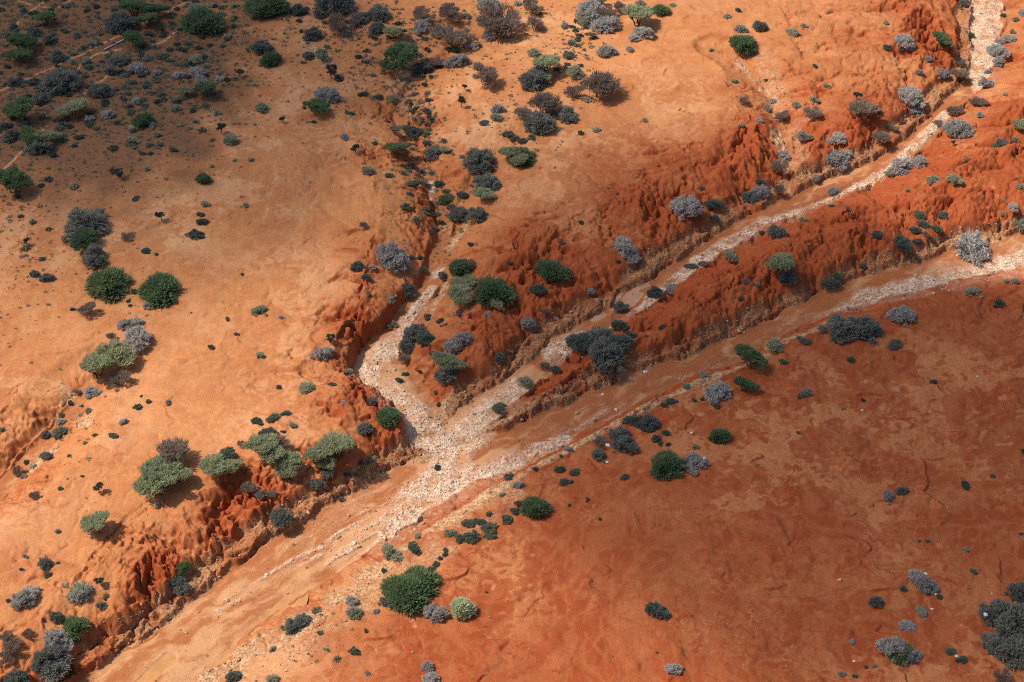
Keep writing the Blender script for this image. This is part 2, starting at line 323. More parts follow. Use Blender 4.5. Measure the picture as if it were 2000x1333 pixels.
# ---------------------------------------------------------------- materials
class N:
    def __init__(s, name):
        s.m = bpy.data.materials.new(name); s.m.use_nodes = True; s.t = s.m.node_tree
        s.b = s.t.nodes['Principled BSDF']; s.b.inputs['Roughness'].default_value = .9
        s.b.inputs['Specular IOR Level'].default_value = .15
    def n(s, kind, **kw):
        o = s.t.nodes.new('ShaderNode'+kind)
        for k, v in kw.items(): setattr(o, k, v)
        return o
    def l(s, a, b): s.t.links.new(a, b)
    def val(s, sock, v):
        if hasattr(v, 'is_output'): s.l(v, sock)
        else: sock.default_value = v
    def math(s, op, a, b=0.0, clamp=False):
        o = s.n('Math', operation=op, use_clamp=clamp); s.val(o.inputs[0], a); s.val(o.inputs[1], b); return o.outputs[0]
    def mix(s, f, a, b, mode='MIX'):
        o = s.n('Mix', data_type='RGBA', blend_type=mode)
        s.val(o.inputs[0], f)
        for i, v in ((6, a), (7, b)):
            if isinstance(v, tuple): v = (*v, 1)
            s.val(o.inputs[i], v)
        return o.outputs[2]
    def ramp(s, f, *stops):
        o = s.n('ValToRGB'); s.l(f, o.inputs[0]); cr = o.color_ramp
        while len(cr.elements) < len(stops): cr.elements.new(.5)
        for e, (p, c) in zip(cr.elements, stops): e.position = p; e.color = (*c, 1) if isinstance(c, tuple) else (c, c, c, 1)
        return o.outputs[0]
    def noise(s, vec, scale, detail=4, rough=.55):
        o = s.n('TexNoise'); s.l(vec, o.inputs['Vector']); o.inputs['Scale'].default_value = scale
        o.inputs['Detail'].default_value = detail; o.inputs['Roughness'].default_value = rough; return o.outputs[0]
def ground_material():
    m = N('red_earth')
    pos = m.n('NewGeometry').outputs['Position']
    def at(name):
        a = m.n('Attribute', attribute_name=name); s = m.n('SeparateColor'); m.l(a.outputs['Color'], s.inputs[0]); return s.outputs
    gr, pa, re = at('cover_a'); sn, ol, si = at('cover_b'); pb, sk, _b = at('cover_c')
    n1 = m.noise(pos, .55, 6, .62); n2 = m.noise(pos, 3.2, 5, .65); n3 = m.noise(pos, 11, 3, .6)
    rd = m.math('ADD', re, m.math('MULTIPLY', m.math('SUBTRACT', n1, .5), .9), True)
    col = m.mix(rd, (.575, .252, .102), (.325, .074, .0255))
    pf = m.math('MULTIPLY', pa, m.ramp(n2, (.3, .6), (.6, 1.0)))
    palec = m.mix(re, (.70, .405, .225), (.545, .235, .104))
    col = m.mix(pf, col, palec)
    col = m.mix(m.math('MULTIPLY', ol, m.ramp(n2, (.3, .55), (.7, 1.0))), col, (.135, .082, .052))
    siltc = m.mix(m.math('ADD', m.math('MULTIPLY', sk, .85), m.math('MULTIPLY', m.math('SUBTRACT', n1, .5), .6), True), (.39, .140, .056), (.64, .37, .205))
    col = m.mix(m.math('MULTIPLY', si, .85), col, siltc)
    vo = m.n('TexVoronoi'); m.l(pos, vo.inputs['Vector']); vo.inputs['Scale'].default_value = 5.0
    vo.inputs['Randomness'].default_value = 1.0
    sep = m.n('SeparateColor'); m.l(vo.outputs['Color'], sep.inputs[0])
    cell = sep.outputs[0]
    stc = m.mix(cell, (.20, .105, .055), (.50, .315, .175))
    edge = m.ramp(m.noise(pos, 1.6, 4, .6), (.38, 0.0), (.56, 1.0))
    col = m.mix(m.math('MULTIPLY', sn, m.math('ADD', m.math('MULTIPLY', edge, .65), .2), True), col, stc)
    pbc = m.mix(cell, (.42, .235, .12), (.70, .49, .315))
    col = m.mix(m.math('MULTIPLY', pb, m.ramp(m.noise(pos, 1.3, 5, .7), (.36, .12), (.52, .95))), col, pbc)
    grc = m.mix(cell, (.48, .32, .215), (.84, .68, .54))
    gf = m.math('MULTIPLY', gr, m.ramp(m.noise(pos, 1.1, 5, .65), (.32, .25), (.52, 1.0)))
    col = m.mix(gf, col, grc)
    fine = m.math('MULTIPLY', m.ramp(n3, (.25, .80), (.75, 1.16)), m.ramp(m.noise(pos, 22, 3, .7), (.28, .70), (.72, 1.26)))
    col = m.mix(1.0, col, fine, 'MULTIPLY')
    m.l(col, m.b.inputs['Base Color'])
    bp = m.n('Bump'); bp.inputs['Strength'].default_value = .55; bp.inputs['Distance'].default_value = .12
    st_ = m.math('ADD', m.math('MULTIPLY', sn, .8), gr, True)
    hgt = m.math('ADD', m.math('MULTIPLY', n3, .55), m.math('MULTIPLY', m.math('SUBTRACT', 1.0, vo.outputs['Distance']), m.math('MULTIPLY', st_, .9)))
    hgt = m.math('ADD', hgt, m.math('MULTIPLY', n2, .7))
    m.l(hgt, bp.inputs['Height']); m.l(bp.outputs[0], m.b.inputs['Normal'])
    return m.m
gm = ground_material()
me = mesh_np('ground', co, quads, gm)
put_attr(me, 'cover_a', attr(grav), attr(pale), attr(red)); put_attr(me, 'cover_c', attr(peb), attr(streak), attr(bad)); put_attr(me, 'cover_b', attr(stony), attr(olive), attr(silt))
ground = bpy.data.objects.new('ground', me); C.objects.link(ground); ground['kind'] = 'structure'

def height(px_, py_):
    px_ = np.asarray(px_, float); py_ = np.asarray(py_, float)
    v = np.clip(np.interp(py_, yd, np.arange(NV)), 0, NV-1.001)
    s = np.interp(py_, yd, sd_)
    u = np.clip((px_/s+1.14)/2.28*(NU-1), 0, NU-1.001)
    i = v.astype(int); j = u.astype(int); fv = v-i; fu = u-j
    return (H[i,j]*(1-fu)+H[i,j+1]*fu)*(1-fv)+(H[i+1,j]*(1-fu)+H[i+1,j+1]*fu)*fv
def on_ground(px_, py_, lift=0.0):
    z = np.full(np.shape(px_), -.8)
    for _ in range(14):
        xx, yy = unproj(px_, py_, z+lift); z = .5*z+.5*height(xx, yy)
    xx, yy = unproj(px_, py_, z+lift)
    return xx, yy, height(xx, yy)

# ---------------------------------------------------------------- drifting cloud that shades the land (stands high above and behind the frame)
def cloud():
    n = 150
    gx_ = np.linspace(-150, 150, n); gy_ = np.linspace(-110, 190, n)
    A, B = np.meshgrid(gx_, gy_)
    p, q, _ = proj(A, B, np.zeros(A.shape))
    def bl(cx, cy, rx, ry, rot, k):
        a = R(rot); dx = p-cx; dy = q-cy
        return k*np.exp(-(((dx*math.cos(a)+dy*math.sin(a))/rx)**2+((-dx*math.sin(a)+dy*math.cos(a))/ry)**2))
    tau = sum(bl(*b) for b in CLOUD)
    tau = tau*(1+.3*fbm(A/30, B/30, 901, 3))+.08*fbm(A/22, B/22, 907, 3)
    tau = np.clip(tau*1.15, 0, 3.5)
    edge_ = np.minimum(1, np.minimum(np.minimum(A+150, 150-A), np.minimum(B+110, 190-B))/25)
    th = tau*edge_/.03+.3
    alt = 520.0; k = alt/-sdir.z
    xs = A-sdir.x*k; yy = B-sdir.y*k
    top = np.column_stack([xs.ravel(), yy.ravel(), (alt+th*.65).ravel()]); bot = np.column_stack([xs.ravel(), yy.ravel(), (alt-th*.35).ravel()])
    i = np.arange(n*n).reshape(n, n)
    ft = np.stack([i[:-1,:-1], i[:-1,1:], i[1:,1:], i[1:,:-1]], -1).reshape(-1, 4); fb = ft[:,::-1]+n*n
    rim = np.concatenate([i[0,:], i[1:,-1], i[-1,-2::-1], i[-2:0:-1,0]]); rn = np.roll(rim, -1)
    fs = np.column_stack([rim, rim+n*n, rn+n*n, rn])
    m = bpy.data.materials.new('cloud_vapour'); m.use_nodes = True; t = m.node_tree; t.nodes.remove(t.nodes['Principled BSDF'])
    v = t.nodes.new('ShaderNodeVolumePrincipled'); v.inputs['Density'].default_value = .03; v.inputs['Color'].default_value = (.8, .8, .8, 1)
    v.inputs['Anisotropy'].default_value = .6
    t.links.new(v.outputs[0], t.nodes['Material Output'].inputs['Volume'])
    o = bpy.data.objects.new('cloud', mesh_np('cloud', np.vstack([top, bot]), np.vstack([ft, fb, fs]), m)); C.objects.link(o); o['kind'] = 'structure'
CLOUD = [(0,0,520,330,20,2.3),(0,330,260,170,0,.55),(1850,830,400,250,10,1.6),(1450,700,420,170,-15,1.35),(1950,430,210,100,-15,-1.3),(960,880,150,70,-30,-.4),(1130,590,290,125,-20,1.3),(1980,1250,340,240,0,1.5),(1580,1000,320,240,0,1.1),(1150,350,280,130,0,.5),(860,420,220,160,0,.5),(200,470,230,140,0,.4),(700,60,260,90,0,.4),(1350,480,170,100,-20,.45),(1200,950,200,140,0,.35)]
cloud()

# ---------------------------------------------------------------- plants
def leaf_mat(name, cols, rough=.75):
    m = N(name)
    oi = m.n('ObjectInfo'); tc = m.n('TexCoord').outputs['Object']
    n = m.noise(tc, 2.6, 3, .6)
    f = m.math('ADD', m.math('MULTIPLY', oi.outputs['Random'], .55), m.math('MULTIPLY', n, .55), True)
    f2 = m.noise(tc, 9, 2, .5)
    col = m.ramp(f, (.1, cols[0]), (.5, cols[1]), (.95, cols[2]))
    col = m.mix(1.0, col, m.ramp(f2, (.3, .72), (.7, 1.25)), 'MULTIPLY')
    m.l(col, m.b.inputs['Base Color']); m.b.inputs['Roughness'].default_value = rough
    tr = m.n('BsdfTranslucent'); m.l(col, tr.inputs[0]); ms = m.n('MixShader'); ms.inputs[0].default_value = .48
    m.l(m.b.outputs[0], ms.inputs[1]); m.l(tr.outputs[0], ms.inputs[2]); m.l(ms.outputs[0], m.t.nodes['Material Output'].inputs['Surface'])
    return m.m
M = {
 'green': leaf_mat('acacia_leaf', ((.15,.24,.145), (.20,.295,.16), (.27,.36,.18))),
 'olive': leaf_mat('olive_leaf', ((.38,.43,.29), (.45,.495,.33), (.54,.57,.38))),
 'grey': leaf_mat('grey_twig_leaf', ((.40,.40,.395), (.53,.52,.51), (.70,.68,.65))),
 'dark': leaf_mat('slate_leaf', ((.19,.225,.21), (.265,.29,.265), (.38,.385,.34))),
 'cushion': leaf_mat('cushion_leaf', ((.13,.185,.165), (.20,.255,.21), (.33,.36,.265))),
 'brown': leaf_mat('dry_twig', ((.27,.215,.19), (.34,.275,.235), (.43,.35,.295))),
 'pale': leaf_mat('pale_leaf', ((.56,.66,.44), (.62,.71,.48), (.68,.76,.53))),
 'sage': leaf_mat('sage_leaf', ((.36,.40,.31), (.47,.50,.385), (.58,.60,.46))),
 'ink': leaf_mat('inky_leaf', ((.08,.112,.11), (.11,.142,.13), (.16,.19,.155))),
 'bark': leaf_mat('bark', ((.13,.10,.085), (.18,.145,.12), (.24,.20,.165))),
}
def nrm(v): return v/np.maximum(np.linalg.norm(v, axis=-1, keepdims=True), 1e-9)
def blades(rng, p, d, L, W):
    n = len(p); s = nrm(np.cross(d, rng.normal(size=(n, 3))*.8+np.array([-.25, 0, .55]))); L = L[:,None]; W = W[:,None]
    mid = p+d*L*.5+np.array([0, 0, .04])*L
    v = np.stack([p-s*W*.5, p+s*W*.5, mid+s*W*.6+d*L*.05, p+d*L, mid-s*W*.6], 1).reshape(-1, 3)
    return v, np.arange(n*5).reshape(n, 5)
def tubes(paths, sides=5):
    V = []; F = []; o = 0
    for P, rad in paths:
        P = np.asarray(P, float); k = len(P)
        t = nrm(np.gradient(P, axis=0)); a = nrm(np.cross(t, np.array([.3, .9, .1]))); b = np.cross(t, a)
        an = np.arange(sides)/sides*2*math.pi
        ring = P[:,None,:]+np.asarray(rad)[:,None,None]*(a[:,None,:]*np.cos(an)[None,:,None]+b[:,None,:]*np.sin(an)[None,:,None])
        V.append(ring.reshape(-1, 3)); q = np.arange(k*sides).reshape(k, sides)+o
        F.append(np.stack([q[:-1], np.roll(q[:-1], -1, 1), np.roll(q[1:], -1, 1), q[1:]], -1).reshape(-1, 4)); o += k*sides
    return np.vstack(V), np.vstack(F)
def branch(rng, a, b, r0_, r1_, k=5, wob=.06, bow=.0):
    t = np.linspace(0, 1, k)[:,None]; P = a*(1-t)+b*t
    L = np.linalg.norm(b-a); P[1:-1] += rng.normal(size=(k-2, 3))*wob*L; P[:,2] += bow*L*np.sin(t[:,0]*math.pi)
    return P, np.linspace(r0_, r1_, k)
def plant(kind, seed):
    """one plant about 2 units wide: crown and wood as mesh data, with its visual centre height"""
    K = KINDS[kind]; rng = np.random.default_rng(seed)
    nl, shape, hh, lr, nb, bl, bwid, stems = K['lobes'], K['shape'], K['h'], K['lr'], K['n'], K['bl'], K['bw'], K['stems']
    cen = []; tries = 0
    while len(cen) < nl and tries < 4000:
        tries += 1
        if shape == 'umbrella':
            r = math.sqrt(rng.random())*(1-lr*.8); a = rng.random()*2*math.pi
            c = np.array([r*math.cos(a)*1.05, r*math.sin(a)*.95, hh*(.80+.14*(1-r*r))+rng.normal()*.05])
        elif shape == 'dome':
            d = nrm(rng.normal(size=3)); d[2] = abs(d[2]); r = (.35+.65*rng.random())
            c = np.array([d[0]*r*(1-lr), d[1]*r*(1-lr), max(lr*.45, d[2]*r*(hh-lr*.7))])
        else:  # scattered cushions
            r = math.sqrt(rng.random())*(1-lr*.7); a = rng.random()*2*math.pi
            c = np.array([r*math.cos(a), r*math.sin(a)*.8, lr*.45+rng.random()*max(0, hh-lr)*(1-r)])
        if all(np.linalg.norm(c-o) > lr*K.get('gap', .55) for o in cen): cen.append(c)
    cen = np.array(cen); sz = lr*(.55+.9*rng.random(len(cen))); po = rng.random(len(cen)) < .22; cen[po,:2] *= 1.22; sz[po] *= .75
    flat_ = K.get('flat', .8); asy = rng.uniform(.62, 1.12, 2); th = rng.random()*6.28
    cen = cen*np.array([asy[0], asy[1], 1]); cen[:,2] *= 1+.36*(cen[:,0]*math.cos(th)+cen[:,1]*math.sin(th))
    wgt = sz**2/np.sum(sz**2); li = rng.choice(len(cen), nb, p=wgt)
    d = nrm(rng.normal(size=(nb, 3))); d[:,2] = np.where(rng.random(nb) < K.get('upper', .7), np.abs(d[:,2]), d[:,2])
    rad = (.35+.65*rng.random(nb)**.6)
    p = cen[li]+d*(sz[li]*rad)[:,None]*np.array([1, 1, flat_])
    base = np.array([0, 0, .05])
    out = nrm(d*K.get('loc', .6)+nrm(p-base)*K.get('rad', .7)+np.array([0, 0, K.get('lift', .25)])+rng.normal(size=(nb, 3))*K.get('jit', .35))
    p[:,2] = np.maximum(p[:,2], .03+.04*rng.random(nb))
    L = 1.15*bl*(.6+.8*rng.random(nb)); W = 1.25*bwid*(.7+.6*rng.random(nb)); fr = rng.random(nb) < np.clip((rad-.8)*2.2, 0, .42); L = np.where(fr, L*1.9, L); W = np.where(fr, W*.6, W)
    v, f = blades(rng, p-out*L[:,None]*.5, out, L, W); v[:,2] = np.maximum(v[:,2], 0.0)
    nz_ = 1/max(.3, np.percentile(np.hypot(v[:,0], v[:,1]), 96)); v = v*nz_; hh_ = np.percentile(v[:,2], 98)
    fol = mesh_np(kind+'_crown', v, f, M[K['mat']], False)
    paths = []
    order = rng.permutation(len(cen))[:K.get('wood', 14)]
    ns = max(1, stems); sb = []
    for k in range(ns):
        a = 2*math.pi*(k+rng.random()*.5)/ns; off = K.get('spread', .07)
        sb.append((np.array([math.cos(a)*off, math.sin(a)*off, -.12]), np.array([math.cos(a)*.28, math.sin(a)*.28, hh*.42])*np.array([K.get('lean', 1)]*2+[1]), a))
    tr = K.get('tr', .035)
    for a0, a1, an in sb: paths.append(branch(rng, a0, a1, tr, tr*.72, 5, .05))
    for i in order:
        c = cen[i]; k = min(range(ns), key=lambda q: np.linalg.norm(sb[q][1]-c)+rng.random()*.15)
        paths.append(branch(rng, sb[k][1], c, tr*.62, tr*.18, 5, .06, .05))
    v, f = tubes(paths); v = v*nz_
    wood = mesh_np(kind+'_wood', v, f, M[K.get('bark', 'bark')])
    allz = hh_*(.52 if shape != 'umbrella' else .62)
    return fol, wood, allz
KINDS = {
 'g': dict(lobes=30, shape='umbrella', h=.80, lr=.25, n=4200, bl=.16, bw=.034, stems=3, mat='green', flat=.5, loc=.4, rad=.9, lift=.3, jit=.4, wood=20, tr=.045, upper=.8, gap=.85),
 'y': dict(lobes=32, shape='umbrella', h=.84, lr=.25, n=3900, bl=.16, bw=.032, stems=3, mat='olive', flat=.6, loc=.45, rad=.9, lift=.25, jit=.45, wood=22, tr=.045, gap=.85),
 'd': dict(lobes=34, shape='dome', h=.70, lr=.29, n=5200, bl=.19, bw=.034, stems=4, mat='green', flat=.85, loc=.55, rad=.9, lift=.3, jit=.3, wood=12, gap=.8),
 'k': dict(lobes=46, shape='dome', h=.70, lr=.19, n=3600, bl=.15, bw=.028, stems=6, mat='grey', flat=.95, loc=.8, rad=.6, lift=.2, jit=.6, wood=34, gap=1.0, tr=.028),
 't': dict(lobes=44, shape='dome', h=.66, lr=.20, n=4300, bl=.15, bw=.030, stems=6, mat='dark', flat=.9, loc=.7, rad=.7, lift=.2, jit=.5, wood=26, gap=1.0, tr=.028),
 'c': dict(lobes=16, shape='cushion', h=.66, lr=.27, n=2800, bl=.15, bw=.034, stems=3, mat='cushion', flat=.85, loc=.9, rad=.4, lift=.2, jit=.4, wood=8, gap=1.0, tr=.03),
 'b': dict(lobes=22, shape='umbrella', h=.68, lr=.26, n=1800, bl=.20, bw=.022, stems=5, mat='brown', flat=.6, loc=.3, rad=1.0, lift=.35, jit=.4, wood=22, tr=.034, bark='brown', gap=.8),
 's': dict(lobes=18, shape='dome', h=.70, lr=.26, n=1700, bl=.20, bw=.034, stems=4, mat='sage', flat=.9, loc=.5, rad=.9, lift=.35, jit=.45, wood=10, tr=.03, gap=.9),
 'p': dict(lobes=18, shape='dome', h=.76, lr=.36, n=3600, bl=.15, bw=.038, stems=3, mat='pale', flat=.9, loc=.6, rad=.9, lift=.25, jit=.25, wood=6),
 'o': dict(lobes=9, shape='umbrella', h=1.45, lr=.36, n=1500, bl=.18, bw=.045, stems=1, mat='ink', flat=.8, loc=.8, rad=.4, lift=.2, jit=.5, wood=9, tr=.08, spread=.02, lean=.4, gap=.9),
 'x': dict(lobes=14, shape='umbrella', h=1.5, lr=.25, n=120, bl=.25, bw=.02, stems=2, mat='brown', flat=.6, rad=1.0, wood=14, tr=.05, lean=.8),
}
NVAR = {'g': 5, 'y': 5, 'd': 5, 'k': 7, 't': 7, 'c': 8, 'b': 5, 's': 6, 'p': 1, 'o': 4, 'x': 2}
PROTO = {k: [plant(k, 1000+37*i+ord(k)) for i in range(n)] for k, n in NVAR.items()}
